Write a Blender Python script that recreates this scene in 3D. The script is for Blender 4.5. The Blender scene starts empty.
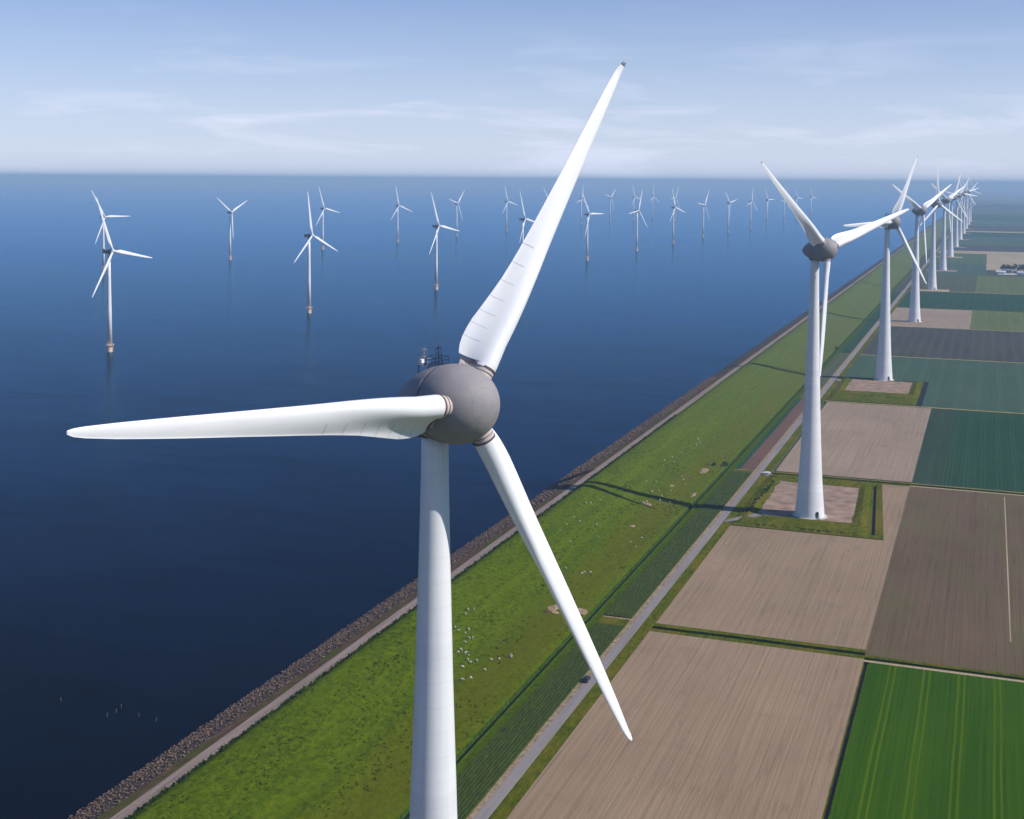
import bpy, bmesh, math, random
from mathutils import Vector, Matrix, noise
R = math.radians
random.seed(7)
# ---------------------------------------------------------------- camera, sky, sun, exposure
# x runs inland across the dyke, y runs along the dyke, metres; the nearest land turbine stands at (0, 0)
sc = bpy.context.scene
COL = sc.collection
CAMZ, F, HOR = 168.1, 1300.0, 179.7
cam = bpy.data.cameras.new('camera'); camo = bpy.data.objects.new('camera', cam); COL.objects.link(camo); sc.camera = camo
pit = math.atan(F / 22000.0); rol = 0.0075; yawc = R(20.18)
fw = Vector((0, math.cos(pit), -math.sin(pit))); up = Vector((0, math.sin(pit), math.cos(pit))); ri = Vector((1, 0, 0))
Rv = ri * math.cos(rol) + up * math.sin(rol); Uv = up * math.cos(rol) - ri * math.sin(rol)
m = Matrix((Rv, Uv, -fw)).transposed()
m = Matrix.Rotation(yawc, 3, 'Z') @ m
camo.matrix_world = Matrix.Translation((78.7, -178.4, CAMZ)) @ m.to_4x4()
cam.sensor_width = 36; cam.lens = 36 * F / 1024; cam.sensor_fit = 'HORIZONTAL'
cam.shift_y = -(409.5 - (HOR + F * math.tan(pit))) / 1024
cam.clip_start = 1; cam.clip_end = 300000

SUN_EL, SUN_AZ = 42.0, 2.2          # azimuth measured from +x towards +y
SKY_STR, SUN_STR = 0.081, 5.0
sdir = Vector((math.cos(R(SUN_EL)) * math.cos(R(SUN_AZ)), math.cos(R(SUN_EL)) * math.sin(R(SUN_AZ)), math.sin(R(SUN_EL))))
sl = bpy.data.lights.new('sun', 'SUN'); sl.energy = SUN_STR; sl.angle = R(0.53); sl.color = (1.0, 0.955, 0.9)
so = bpy.data.objects.new('sun', sl); COL.objects.link(so)
so.rotation_euler = (-sdir).to_track_quat('-Z', 'Y').to_euler(); so.location = (0, 0, 400)

w = bpy.data.worlds.new('World'); sc.world = w; w.use_nodes = True
nt = w.node_tree; N = nt.nodes; L = nt.links
for n in list(N): N.remove(n)
out = N.new('ShaderNodeOutputWorld'); bg = N.new('ShaderNodeBackground'); bg.inputs[1].default_value = SKY_STR
sky = N.new('ShaderNodeTexSky'); sky.sky_type = 'NISHITA'; sky.sun_disc = False
sky.sun_elevation = R(SUN_EL); sky.sun_rotation = R(90 - SUN_AZ)
sky.altitude = 170; sky.air_density = 1.0; sky.dust_density = 0.2; sky.ozone_density = 1.2
# thin high cloud, laid on a plane overhead by view direction
tc = N.new('ShaderNodeTexCoord'); sep = N.new('ShaderNodeSeparateXYZ'); L.new(tc.outputs['Generated'], sep.inputs[0])
def wmath(op, a, b=None):
    n = N.new('ShaderNodeMath'); n.operation = op
    for i, q in enumerate((a, b)):
        if q is None: continue
        if isinstance(q, (int, float)): n.inputs[i].default_value = q
        else: L.new(q, n.inputs[i])
    return n.outputs[0]
comb = N.new('ShaderNodeCombineXYZ'); L.new(sep.outputs[0], comb.inputs[0]); L.new(sep.outputs[1], comb.inputs[1]); L.new(sep.outputs[2], comb.inputs[2])
mp = N.new('ShaderNodeMapping'); mp.inputs['Scale'].default_value = (7.0, 7.0, 46.0); mp.inputs['Location'].default_value = (3.3, 1.7, 0.6)
L.new(comb.outputs[0], mp.inputs[0])
n1 = N.new('ShaderNodeTexNoise'); n1.inputs['Scale'].default_value = 1.0; n1.inputs['Detail'].default_value = 8; n1.inputs['Roughness'].default_value = 0.58; n1.inputs['Distortion'].default_value = 0.5
L.new(mp.outputs[0], n1.inputs['Vector'])
rp = N.new('ShaderNodeValToRGB'); rp.color_ramp.elements[0].position = 0.50; rp.color_ramp.elements[1].position = 0.74
L.new(n1.outputs[0], rp.inputs[0])
mx = N.new('ShaderNodeMix'); mx.data_type = 'RGBA'
veil = wmath('POWER', wmath('SUBTRACT', 1.0, wmath('MINIMUM', wmath('MULTIPLY', wmath('MAXIMUM', sep.outputs[2], 0.0), 4.2), 1.0)), 1.6)
band = wmath('MINIMUM', wmath('MAXIMUM', wmath('MULTIPLY', wmath('SUBTRACT', 0.125, sep.outputs[2]), 14.0), 0.12), 1.0)
fac = wmath('MINIMUM', wmath('ADD', wmath('MULTIPLY', wmath('MULTIPLY', rp.outputs[0], band), 0.36), wmath('MULTIPLY', veil, 0.80)), 0.97)
L.new(fac, mx.inputs[0]); tn = N.new('ShaderNodeMix'); tn.data_type = 'RGBA'; tn.blend_type = 'MULTIPLY'; tn.inputs[0].default_value = 1; tn.inputs[7].default_value = (0.60, 0.84, 1.32, 1)
L.new(sky.outputs[0], tn.inputs[6]); L.new(tn.outputs[2], mx.inputs[6]); mx.inputs[7].default_value = (10.0, 10.6, 12.8, 1)
L.new(mx.outputs[2], bg.inputs[0]); L.new(bg.outputs[0], out.inputs[0])

sc.view_settings.view_transform = 'Standard'; sc.view_settings.look = 'None'; sc.view_settings.gamma = 1; sc.view_settings.use_curve_mapping = False
sc.view_settings.exposure = 0.0
sc.cycles.max_bounces = 6; sc.cycles.volume_bounces = 0; sc.cycles.use_denoising = True
sc.cycles.caustics_reflective = False; sc.cycles.caustics_refractive = False

# ---------------------------------------------------------------- materials
class NB:
    def __init__(s, name, rough=0.9, spec=0.3):
        s.m = bpy.data.materials.new(name); s.m.use_nodes = True; s.t = s.m.node_tree
        s.b = s.t.nodes['Principled BSDF']; s.b.inputs['Roughness'].default_value = rough
        s.b.inputs['Specular IOR Level'].default_value = spec
        s.pos = s.n('ShaderNodeTexCoord').outputs['Object']
        sp = s.n('ShaderNodeSeparateXYZ'); s.l(s.pos, sp.inputs[0]); s.x, s.y, s.z = sp.outputs
    def n(s, k): return s.t.nodes.new(k)
    def l(s, a, b): s.t.links.new(a, b)
    def inp(s, sock, v):
        if isinstance(v, (int, float)): sock.default_value = v
        elif isinstance(v, tuple): sock.default_value = v if len(v) == len(sock.default_value) else (*v, 1)
        else: s.l(v, sock)
    def math(s, op, a, b=0.0, c=None, clamp=False):
        n = s.n('ShaderNodeMath'); n.operation = op; n.use_clamp = clamp
        s.inp(n.inputs[0], a); s.inp(n.inputs[1], b)
        if c is not None: s.inp(n.inputs[2], c)
        return n.outputs[0]
    def noise(s, scale=(1, 1, 1), detail=4, rough=0.55, dist=0.0, off=(0, 0, 0)):
        mp = s.n('ShaderNodeMapping'); mp.inputs['Scale'].default_value = scale; mp.inputs['Location'].default_value = off
        s.l(s.pos, mp.inputs[0]); n = s.n('ShaderNodeTexNoise'); n.inputs['Scale'].default_value = 1
        n.inputs['Detail'].default_value = detail; n.inputs['Roughness'].default_value = rough; n.inputs['Distortion'].default_value = dist
        s.l(mp.outputs[0], n.inputs['Vector']); return n.outputs[0]
    def ramp(s, v, lo, hi):
        n = s.n('ShaderNodeMapRange'); n.inputs[1].default_value = lo; n.inputs[2].default_value = hi; s.l(v, n.inputs[0]); return n.outputs[0]
    def mix(s, f, a, b):
        n = s.n('ShaderNodeMix'); n.data_type = 'RGBA'; s.inp(n.inputs[0], f); s.inp(n.inputs[6], a); s.inp(n.inputs[7], b); return n.outputs[2]
    def col(s, c): s.inp(s.b.inputs['Base Color'], c)
    def bump(s, h, dist, strength=1.0):
        n = s.n('ShaderNodeBump'); n.inputs['Distance'].default_value = dist; n.inputs['Strength'].default_value = strength
        s.l(h, n.inputs['Height']); s.l(n.outputs[0], s.b.inputs['Normal'])
def simple(name, c, rough=0.8, spec=0.3, var=0.15, scale=1.0, metal=0.0):
    q = NB(name, rough, spec); n = q.noise((scale,) * 3, 5)
    q.col(q.mix(q.ramp(n, 0.3, 0.7), tuple(v * (1 - var) for v in c), tuple(v * (1 + var) for v in c)))
    q.b.inputs['Metallic'].default_value = metal
    return q.m

def soil(name, a, b, off=0.0, track=0.25, trackcol=None, greenish=None):
    q = NB(name, 0.95, 0.1)
    o = (off, off * .7, 0)
    s1 = q.noise((1.1, 0.012, 1), 3, .6, 0, o); s2 = q.noise((0.28, 0.004, 1), 2, .5, 0, o); s3 = q.noise((0.02, 0.012, 1), 5, .6, 0, o)
    s4 = q.noise((1.6, 1.2, 1), 4, .7, 0, o)
    f = q.math('ADD', q.math('MULTIPLY', s1, .35), q.math('ADD', q.math('MULTIPLY', s3, .45), q.math('MULTIPLY', s4, .2)))
    c = q.mix(q.ramp(f, .36, .64), a, b)
    tr = q.ramp(s2, .60, .66)
    c = q.mix(q.math('MULTIPLY', tr, track), c, trackcol or tuple(v * .72 for v in a))
    # narrow drill lines
    fr = q.math('ABSOLUTE', q.math('SUBTRACT', q.math('FRACT', q.math('MULTIPLY', q.math('ADD', q.x, q.math('MULTIPLY', s3, .8)), 1 / 3.05)), .5))
    ln = q.ramp(fr, .42, .49)
    c = q.mix(q.math('MULTIPLY', ln, .38), c, tuple(v * .66 for v in a))
    s5 = q.noise((.21, .006, 1), 2, .5, 0, (off + 3, 8, 0)); c = q.mix(q.math('MULTIPLY', q.math('SUBTRACT', 1.0, q.ramp(q.math('ABSOLUTE', q.math('SUBTRACT', s5, .5)), .002, .014)), .28), c, tuple(v * .55 for v in a))
    pt = q.noise((.035, .05, 1), 6, .68, .8, (off + 1, 2, 0)); c = q.mix(q.math('MULTIPLY', q.ramp(pt, .56, .70), .30), c, tuple(v * .70 for v in a))
    if greenish:
        c = q.mix(q.math('MULTIPLY', q.ramp(q.noise((.05, .02, 1), 4, .6, 0, (off + 9, 3, 0)), .45, .7), .6), c, greenish)
    q.col(c); q.bump(q.math('ADD', s1, s4), 0.25, .5)
    return q.m
def crop(name, a, b, off=0.0, sp=11.5, x0=0.0, tram=.5, tcol=None):
    q = NB(name, 1, 0.0); o = (off, off * .7, 0)
    s1 = q.noise((.9, 0.01, 1), 3, .6, 0, o); s3 = q.noise((0.03, 0.008, 1), 5, .6, 0, o); s4 = q.noise((1.1, 1.1, 1), 4, .7, 0, o)
    f = q.math('ADD', q.math('MULTIPLY', s1, .4), q.math('ADD', q.math('MULTIPLY', s3, .35), q.math('MULTIPLY', s4, .25)))
    c = q.mix(q.ramp(f, .36, .64), a, b)
    wob = q.math('MULTIPLY', q.noise((.0, .01, 0), 2, .5, 0, o), 1.6)
    fr = q.math('MULTIPLY', q.math('ABSOLUTE', q.math('SUBTRACT', q.math('FRACT', q.math('MULTIPLY', q.math('ADD', q.math('ADD', q.x, wob), -x0 + 1000 * sp), 1 / sp)), .5)), sp)
    # a pair of wheel tracks per swath
    d = q.math('ABSOLUTE', q.math('SUBTRACT', fr, .95))
    ln = q.math('SUBTRACT', 1.0, q.ramp(d, .18, .5))
    c = q.mix(q.math('MULTIPLY', ln, tram), c, tcol or tuple(v * 1.9 for v in b))
    q.col(c); q.bump(q.math('ADD', s1, s4), 0.3, .6)
    return q.m

M = {}
q = NB('dyke_grass', 1, 0)
t1 = q.noise((.62, .42, 1), 7, .78, .5); t2 = q.noise((.045, .012, 1), 5, .6); t3 = q.noise((.10, .006, 1), 3, .5, 0, (4, 2, 0)); t4 = q.noise((2.2, 1.3, 1), 4, .75, .6)
c = q.mix(q.ramp(t1, .36, .66), (.034, .058, .0001), (.145, .205, .0004))
c = q.mix(q.math('MULTIPLY', q.ramp(t2, .44, .62), .45), c, (.135, .185, .002))
c = q.mix(q.math('MULTIPLY', q.ramp(t3, .5, .62), .4), c, (.055, .11, .001))
xx = q.math('ADD', q.x, q.math('MULTIPLY', q.noise((.05, .02, 1), 3), 14))
low = q.math('SUBTRACT', 1.0, q.ramp(q.math('ABSOLUTE', q.math('ADD', xx, 66.0)), 3, 15))
c = q.mix(q.math('MULTIPLY', low, .55), c, (.115, .105, .003))
c = q.mix(q.math('MULTIPLY', q.ramp(t4, .57, .72), .5), c, (.010, .020, .0005))
# far haze painted into the grass colour, dulling it along the dyke
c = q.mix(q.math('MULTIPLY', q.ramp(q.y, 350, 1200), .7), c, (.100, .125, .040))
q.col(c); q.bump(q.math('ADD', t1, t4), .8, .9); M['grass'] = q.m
q = NB('verge_grass', 1, 0); t1 = q.noise((.6, .25, 1), 6, .7, .3); t2 = q.noise((.08, .03, 1), 4)
c = q.mix(q.ramp(t1, .35, .65), (.035, .050, .001), (.105, .115, .003)); c = q.mix(q.math('MULTIPLY', q.ramp(t2, .45, .65), .6), c, (.15, .115, .012))
q.col(c); q.bump(t1, .6, .8); M['verge'] = q.m
M['bank'] = simple('bright_bank_grass', (.045, .075, .001), 1, 0, .4, .5)
M['tan1'] = soil('ploughed_soil_pale', (.225, .155, .095), (.32, .225, .145), 0)
M['tan2'] = soil('ploughed_soil_pale_mid', (.215, .148, .092), (.30, .212, .135), 31)
M['tan3'] = soil('ploughed_soil_far', (.24, .175, .125), (.32, .24, .17), 77)
M['brown'] = soil('harrowed_brown_soil', (.095, .062, .034), (.150, .102, .060), 12, .3, None, (.10, .095, .035))
M['green1'] = crop('bright_green_crop', (.018, .058, .0001), (.044, .102, .0003), 5, 11.3, 46.5, .5, (.095, .145, .001))
M['dgreen'] = crop('dark_green_crop', (.014, .044, .024), (.028, .066, .036), 9, 9.0, 3, .25)
M['teal'] = crop('blue_green_crop', (.040, .074, .048), (.060, .100, .066), 19, 16, 3, .2)
M['greygreen'] = crop('grey_green_stubble', (.050, .065, .035), (.085, .095, .055), 23, 12, 1, .2)
M['olive'] = crop('olive_crop', (.075, .10, .035), (.12, .145, .055), 29, 14, 1, .2)
M['slate'] = crop('dull_dark_crop', (.040, .045, .040), (.07, .07, .06), 39, 10, 1, .3)
M['midgreen'] = crop('mid_green_crop', (.05, .085, .035), (.08, .12, .055), 43, 15, 1, .2)
M['thin'] = crop('thin_green_crop', (.022, .042, .026), (.040, .064, .040), 49, 9, 1, .15)
M['straw'] = soil('pale_stubble', (.30, .23, .14), (.42, .33, .21), 55)
q = NB('rowed_leaf_crop', .85, .2); t1 = q.noise((1.3, .8, 1), 5, .7); t2 = q.noise((.06, .02, 1), 3)
c = q.mix(q.ramp(t1, .35, .65), (.014, .028, .0005), (.050, .072, .002)); q.col(c); q.bump(t1, .5, .8); M['row'] = q.m
M['rowsoil'] = simple('row_soil', (.040, .030, .010), .95, .1, .3, .6)
M['redsoil'] = soil('reddish_brown_plot', (.10, .055, .04), (.16, .09, .065), 61)
q = NB('road_asphalt', .85, .3); t1 = q.noise((.9, .03, 1), 4); t2 = q.noise((2, 2, 1), 5, .7); t3 = q.noise((.1, .02, 1), 4, .6)
f = q.math('ADD', q.math('MULTIPLY', t1, .4), q.math('ADD', q.math('MULTIPLY', t2, .3), q.math('MULTIPLY', t3, .3)))
q.col(q.mix(q.ramp(f, .35, .65), (.16, .14, .13), (.26, .225, .21))); M['road'] = q.m
q = NB('dyke_road_asphalt', .85, .3); t1 = q.noise((1.2, .04, 1), 4); t2 = q.noise((2, 1, 1), 5, .7)
f = q.math('ADD', q.math('MULTIPLY', t1, .6), q.math('MULTIPLY', t2, .4))
q.col(q.mix(q.ramp(f, .35, .65), (.135, .100, .085), (.27, .205, .17))); M['droad'] = q.m
q = NB('brown_verge', 1, 0); t1 = q.noise((.7, .2, 1), 5, .7); t2 = q.noise((.25, .05, 1), 4, .6, 0, (3, 3, 0))
q.col(q.mix(q.ramp(t2, .50, .62), q.mix(q.ramp(t1, .35, .65), (.040, .026, .016), (.095, .062, .040)), (.050, .060, .010))); q.bump(t1, .4, .6); M['dirt'] = q.m
M['sand'] = simple('sandy_earth', (.25, .18, .11), .95, .1, .55, .5)
M['pad'] = simple('bare_pad_earth', (.27, .185, .135), .95, .1, .35, .14)
M['gravel'] = simple('pale_gravel', (.45, .42, .38), .95, .1, .15, .5)
M['scrub'] = simple('scrub_leaf', (.030, .058, .004), 1, 0, .6, .7)
M['stone'] = simple('basalt_riprap', (.13, .086, .064), .95, .15, .85, 1.5)
M['rockbed'] = simple('riprap_bed', (.032, .024, .020), .9, .3, .5, 1.2)
M['ditchw'] = simple('ditch_water', (.005, .008, .009), .6, .1, .3, .2)
q = NB('turbine_white_paint', .42, .45); d1 = q.noise((1.5, 1.5, .12), 5, .65); d2 = q.noise((.25, .25, .06), 4, .6)
c = q.mix(q.math('MULTIPLY', q.ramp(d1, .55, .75), .30), (.80, .795, .79), (.60, .59, .57)); q.col(q.mix(q.math('MULTIPLY', q.ramp(d2, .45, .65), .16), c, (.62, .63, .64))); M['white'] = q.m
M['seam'] = simple('blade_seam', (.42, .42, .44), .6, .3, .1, 1)
q = NB('tower_paint', .42, .4)
ring = q.math('ABSOLUTE', q.math('SUBTRACT', q.math('FRACT', q.math('MULTIPLY', q.z, 1 / 3.82)), .5))
band = q.n('ShaderNodeTexWhiteNoise'); band.noise_dimensions = '1D'; q.l(q.math('FLOOR', q.math('ADD', q.math('MULTIPLY', q.z, 1 / 3.82), .5)), band.inputs['W'])
c = q.mix(q.math('MULTIPLY', band.outputs[0], .9), (.76, .755, .75), (.70, .70, .70))
c = q.mix(q.math('MULTIPLY', q.ramp(ring, .485, .497), .35), c, (.42, .42, .43))
c = q.mix(q.math('MULTIPLY', q.ramp(q.noise((1.2, 1.2, .05), 4, .6), .5, .72), .22), c, (.50, .49, .47))
q.col(c); M['tower'] = q.m
q = NB('nacelle_grey_paint', .62, .3); t = q.noise((.35, .35, .35), 5, .6)
c = q.mix(q.ramp(t, .35, .65), (.25, .232, .232), (.29, .266, .266))
ang = q.math('DIVIDE', q.math('ARCTAN2', q.x, q.z), math.pi / 4)
sm = q.math('ABSOLUTE', q.math('SUBTRACT', q.math('FRACT', q.math('ADD', ang, 8.0)), .5))
hub_r = q.math('SQRT', q.math('ADD', q.math('MULTIPLY', q.x, q.x), q.math('MULTIPLY', q.z, q.z)))
sw = q.math('DIVIDE', .03, q.math('MAXIMUM', hub_r, .6))
line = q.math('LESS_THAN', q.math('SUBTRACT', .5, sm), sw)
rg = q.math('LESS_THAN', q.math('ABSOLUTE', q.math('SUBTRACT', hub_r, 2.6)), .035)
c = q.mix(q.math('MULTIPLY', q.math('MAXIMUM', line, rg), .45), c, (.13, .12, .125))
grime = q.noise((1.1, 1.1, .35), 6, .7, .4, (5, 5, 5))
q.col(q.mix(q.math('MULTIPLY', q.ramp(grime, .52, .72), .30), c, (.17, .15, .145))); M['nac'] = q.m
M['nacdark'] = simple('yaw_collar_paint', (.10, .098, .10), .6, .4, .15, .5)
M['collar'] = simple('blade_collar_paint', (.50, .44, .40), .6, .3, .1, .6)
M['ring'] = simple('rusty_collar_ring', (.13, .085, .078), .7, .3, .2, 1)
M['metal'] = simple('galvanised_steel', (.22, .23, .25), .5, .5, .1, 2)
M['tip'] = simple('blade_tip_grey', (.34, .34, .35), .4, .5, .1, 2, .6)
M['door'] = simple('door_dark', (.03, .032, .04), .5, .4, .1, 2)
M['orange'] = simple('foundation_paint', (.78, .58, .42), .5, .4, .1, .5)
M['offnac'] = simple('offshore_nacelle_paint', (.20, .22, .26), .5, .4, .1, .5)
M['wool'] = simple('sheep_wool', (.50, .46, .36), .95, .1, .15, 3)
M['wood'] = simple('weathered_post', (.12, .11, .09), .9, .2, .3, 3)
M['brick'] = simple('farm_wall', (.40, .36, .33), .9, .2, .1, .3)
M['barnwhite'] = simple('barn_sheet', (.72, .72, .72), .6, .3, .05, .2)
M['roofgrey'] = simple('barn_roof', (.22, .22, .24), .8, .3, .15, .3)
M['tree'] = simple('tree_leaf', (.030, .055, .012), .9, .15, .5, .3)
M['bark'] = simple('tree_bark', (.10, .075, .05), .9, .1, .3, 2)
M['carpaint'] = simple('dark_car_paint', (.012, .014, .02), .25, .6, .1, 1)
M['glass'] = simple('car_glass', (.02, .025, .03), .08, .6, .1, 1)
M['rubber'] = simple('rubber', (.02, .02, .02), .8, .2, .1, 1)
M['lamp'] = simple('lamp_lens', (.6, .6, .6), .3, .5, .05, 1)
M['concrete'] = simple('pale_concrete', (.50, .48, .44), .9, .2, .12, .6)
M['box'] = simple('white_box', (.8, .8, .8), .5, .4, .03, 1)

# water: dark lake, mirror-like only towards grazing view
q = NB('lake_water', .12, .5)
wv = q.noise((.32, .55, 1), 5, .62, .5); wv2 = q.noise((.05, .09, 1), 3, .5, .3); st = q.noise((.0011, .0028, 1), 5, .6, .6)
st2 = q.noise((.004, .012, 1), 4, .6, .4, (7, 3, 0))
q.t.nodes.remove(q.b)
df = q.n('ShaderNodeBsdfDiffuse'); gl = q.n('ShaderNodeBsdfGlossy'); fr = q.n('ShaderNodeFresnel'); ms = q.n('ShaderNodeMixShader'); bp = q.n('ShaderNodeBump')
q.inp(df.inputs['Color'], q.mix(q.ramp(st, .35, .65), (.0001, .0007, .0030), (.0001, .0010, .0045)))
gl.inputs['Color'].default_value = (.29, .63, .96, 1)
q.inp(gl.inputs['Roughness'], q.math('ADD', .11, q.math('MULTIPLY', q.ramp(q.math('ADD', q.math('MULTIPLY', st, .6), q.math('MULTIPLY', st2, .4)), .38, .62), .10)))
md = q.noise((.018, .060, 1), 4, .6, .4); fn = q.noise((.11, .34, 1), 4, .65, .3)
wsum = q.math('ADD', q.math('ADD', q.math('MULTIPLY', st, .24), q.math('MULTIPLY', st2, .22)), q.math('ADD', q.math('MULTIPLY', md, .24), q.math('MULTIPLY', fn, .30)))
q.l(q.math('ADD', 1.064, q.math('MULTIPLY', q.ramp(wsum, .41, .59), .09)), fr.inputs['IOR'])
q.l(q.math('ADD', wv, q.math('MULTIPLY', wv2, .8)), bp.inputs['Height']); bp.inputs['Distance'].default_value = .3; bp.inputs['Strength'].default_value = .4
q.l(bp.outputs[0], gl.inputs['Normal']); q.l(fr.outputs[0], ms.inputs[0]); q.l(df.outputs[0], ms.inputs[1]); q.l(gl.outputs[0], ms.inputs[2])
q.l(ms.outputs[0], q.t.nodes['Material Output'].inputs['Surface']); M['water'] = q.m

# ---------------------------------------------------------------- helpers
def newobj(name, me, mat=None, parent=None, mw=None):
    o = bpy.data.objects.new(name, me); COL.objects.link(o)
    if mat is not None and me is not None and not me.materials:
        for x in (mat if isinstance(mat, (list, tuple)) else [mat]): me.materials.append(x)
    if parent: o.parent = parent
    if mw is not None: o.matrix_local = mw
    return o
def tag(o, label=None, cat=None, group=None, kind=None):
    if label: o['label'] = label
    if cat: o['category'] = cat
    if group: o['group'] = group
    if kind: o['kind'] = kind
    return o
def empty(name, loc, rz=0.0):
    o = bpy.data.objects.new(name, None); COL.objects.link(o); o.location = loc; o.rotation_euler = (0, 0, rz); o.empty_display_size = 1; return o
def copy_tree(o, parent=None):
    c = o.copy(); COL.objects.link(c); c.parent = parent
    for ch in list(o.children): copy_tree(ch, c)
    return c
def bm_mesh(name, bm, smooth=False):
    me = bpy.data.meshes.new(name); bm.normal_update(); bm.to_mesh(me); bm.free()
    if smooth:
        for p in me.polygons: p.use_smooth = True
    return me
def py_mesh(name, v, f, smooth=False):
    me = bpy.data.meshes.new(name); me.from_pydata(v, [], f); me.update()
    if smooth:
        for p in me.polygons: p.use_smooth = True
    return me
def box(bm, c, s, mi=0, M4=None):
    r = bmesh.ops.create_cube(bm, size=1, matrix=Matrix.Translation(c) @ Matrix.Diagonal((*s, 1)))
    vs = r['verts']
    if M4 is not None: bmesh.ops.transform(bm, matrix=M4, verts=vs)
    for f in {f for v in vs for f in v.link_faces}: f.material_index = mi
    return vs
def tube(bm, a, b, r, r2=None, seg=8, mi=0, caps=True):
    a = Vector(a); b = Vector(b); d = b - a
    q4 = d.to_track_quat('Z', 'Y').to_matrix().to_4x4()
    r_ = bmesh.ops.create_cone(bm, cap_ends=caps, segments=seg, radius1=r, radius2=r if r2 is None else r2, depth=d.length, matrix=Matrix.Translation((a + b) / 2) @ q4)
    for f in {f for v in r_['verts'] for f in v.link_faces}: f.material_index = mi
def lathe(prof, seg=48, axis='Z', caps=True):
    """prof: list of (h, r)"""
    v, f = [], []
    for h, r in prof:
        for k in range(seg):
            a = 2 * math.pi * k / seg
            if axis == 'Z': v.append((r * math.cos(a), r * math.sin(a), h))
            else: v.append((r * math.cos(a), -h, r * math.sin(a)))      # forward = -y
    for i in range(len(prof) - 1):
        for k in range(seg):
            k2 = (k + 1) % seg
            q = (i * seg + k, i * seg + k2, (i + 1) * seg + k2, (i + 1) * seg + k)
            f.append(q)
    if caps:
        f.append(tuple(range(seg))[::-1]); f.append(tuple(range((len(prof) - 1) * seg, len(prof) * seg)))
    return v, f

# ---------------------------------------------------------------- ground
def geomseq(a, b, s0, grow=1.0, far=1e9):
    out = [a]; s = s0
    while out[-1] < b:
        out.append(min(out[-1] + s, b)); s = min(s * grow, far)
    return out
YS_FAR = [12000, 16000, 22000, 30000, 42000, 60000]
def profz(x):
    P = [(-146, 1.0), (-139.3, 3.0), (-135, 4.2), (-130.3, 5.2), (-127.0, 5.3), (-123, 5.35), (-121.8, 5.6), (-118.2, 7.8), (-116.5, 8.2), (-113, 8.15), (-108, 7.4), (-102, 6.3), (-90, 4.0), (-80, 2.5), (-71, 1.2), (-64.5, .35),
         (-63.4, 0.1), (-62.9, -1.2), (-61.2, -1.2), (-60.9, 0.2), (-60, .05), (1e6, .05)]
    for (a, za), (b, zb) in zip(P, P[1:]):
        if x <= b:
            t = (x - a) / (b - a); return za + (zb - za) * t
    return 0.0
def sheet(name, xs, ys, mat, amp=0.0, fr=.3, zf=None, kind='structure', lab=None, lift=0.0):
    v, f = [], []; nx = len(xs)
    for j, y in enumerate(ys):
        for i, x in enumerate(xs):
            z = (zf or profz)(x) + lift
            if amp and 0 < i < nx - 1 and y < 1400: z += amp * noise.fractal(Vector((x * fr, y * fr, 0)), 1.0, 2.0, 3)
            v.append((x, y, z))
    for j in range(len(ys) - 1):
        for i in range(nx - 1):
            f.append((j * nx + i, j * nx + i + 1, (j + 1) * nx + i + 1, (j + 1) * nx + i))
    o = newobj(name, py_mesh(name, v, f), mat); tag(o, lab, None, None, kind); return o
def lin(a, b, s):
    n = max(1, round((b - a) / s)); return [a + (b - a) * i / n for i in range(n + 1)]

flat = lambda x: 0.0
ys_f = [-800, -200] + lin(40, 760, 1.2) + lin(764, 1400, 4) + geomseq(1450, 9000, 50, 1.2) + YS_FAR
ys_c = [-800, 0, 500, 1000, 2000, 4000, 7000] + YS_FAR
# ground under everything, to the horizon; the farther land is a patchwork
q = NB('far_farmland', .95, .1)
vo = q.n('ShaderNodeTexVoronoi'); vo.distance = 'CHEBYCHEV'; vo.inputs['Randomness'].default_value = .55
mpn = q.n('ShaderNodeMapping'); mpn.inputs['Scale'].default_value = (.0022, .0016, 1); q.l(q.pos, mpn.inputs[0]); q.l(mpn.outputs[0], vo.inputs['Vector']); vo.inputs['Scale'].default_value = 1
sepc = q.n('ShaderNodeSeparateColor'); q.l(vo.outputs['Color'], sepc.inputs[0])
c = q.mix(q.ramp(sepc.outputs[0], .3, .7), (.035, .07, .03), (.10, .12, .06)); c = q.mix(q.ramp(sepc.outputs[1], .75, .8), c, (.28, .24, .18)); q.col(c)
ground = newobj('ground', py_mesh('ground', [(-140, -3000, -1.6), (60000, -3000, -1.6), (60000, 60000, -1.6), (-140, 60000, -1.6)], [(0, 1, 2, 3)]), q.m); tag(ground, kind='structure')
wt = newobj('lake_water', py_mesh('lake_water', [(-60000, -3000, 3.0), (-138.5, -3000, 3.0), (-138.5, 60000, 3.0), (-60000, 60000, 3.0)], [(0, 1, 2, 3)]), M['water']); tag(wt, kind='structure')

sheet('rock_bank', lin(-146, -130.3, 1.5), ys_f, M['rockbed'], .25, .5)
sheet('dirt_verge', lin(-130.3, -127.0, .8), ys_c, M['dirt'])
sheet('dyke_road', [-127.0, -125, -123], ys_c, M['droad'])
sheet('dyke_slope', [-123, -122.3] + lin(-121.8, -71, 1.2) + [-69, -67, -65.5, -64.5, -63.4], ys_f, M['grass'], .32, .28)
sheet('drainage_ditch', [-63.4, -62.9], ys_c, M['scrub'])
sheet('ditch_water', [-62.9, -61.2], ys_c, M['ditchw'])
sheet('ditch_bank', [-61.2, -60.9, -60, -57.6], ys_c, M['bank'])
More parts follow.
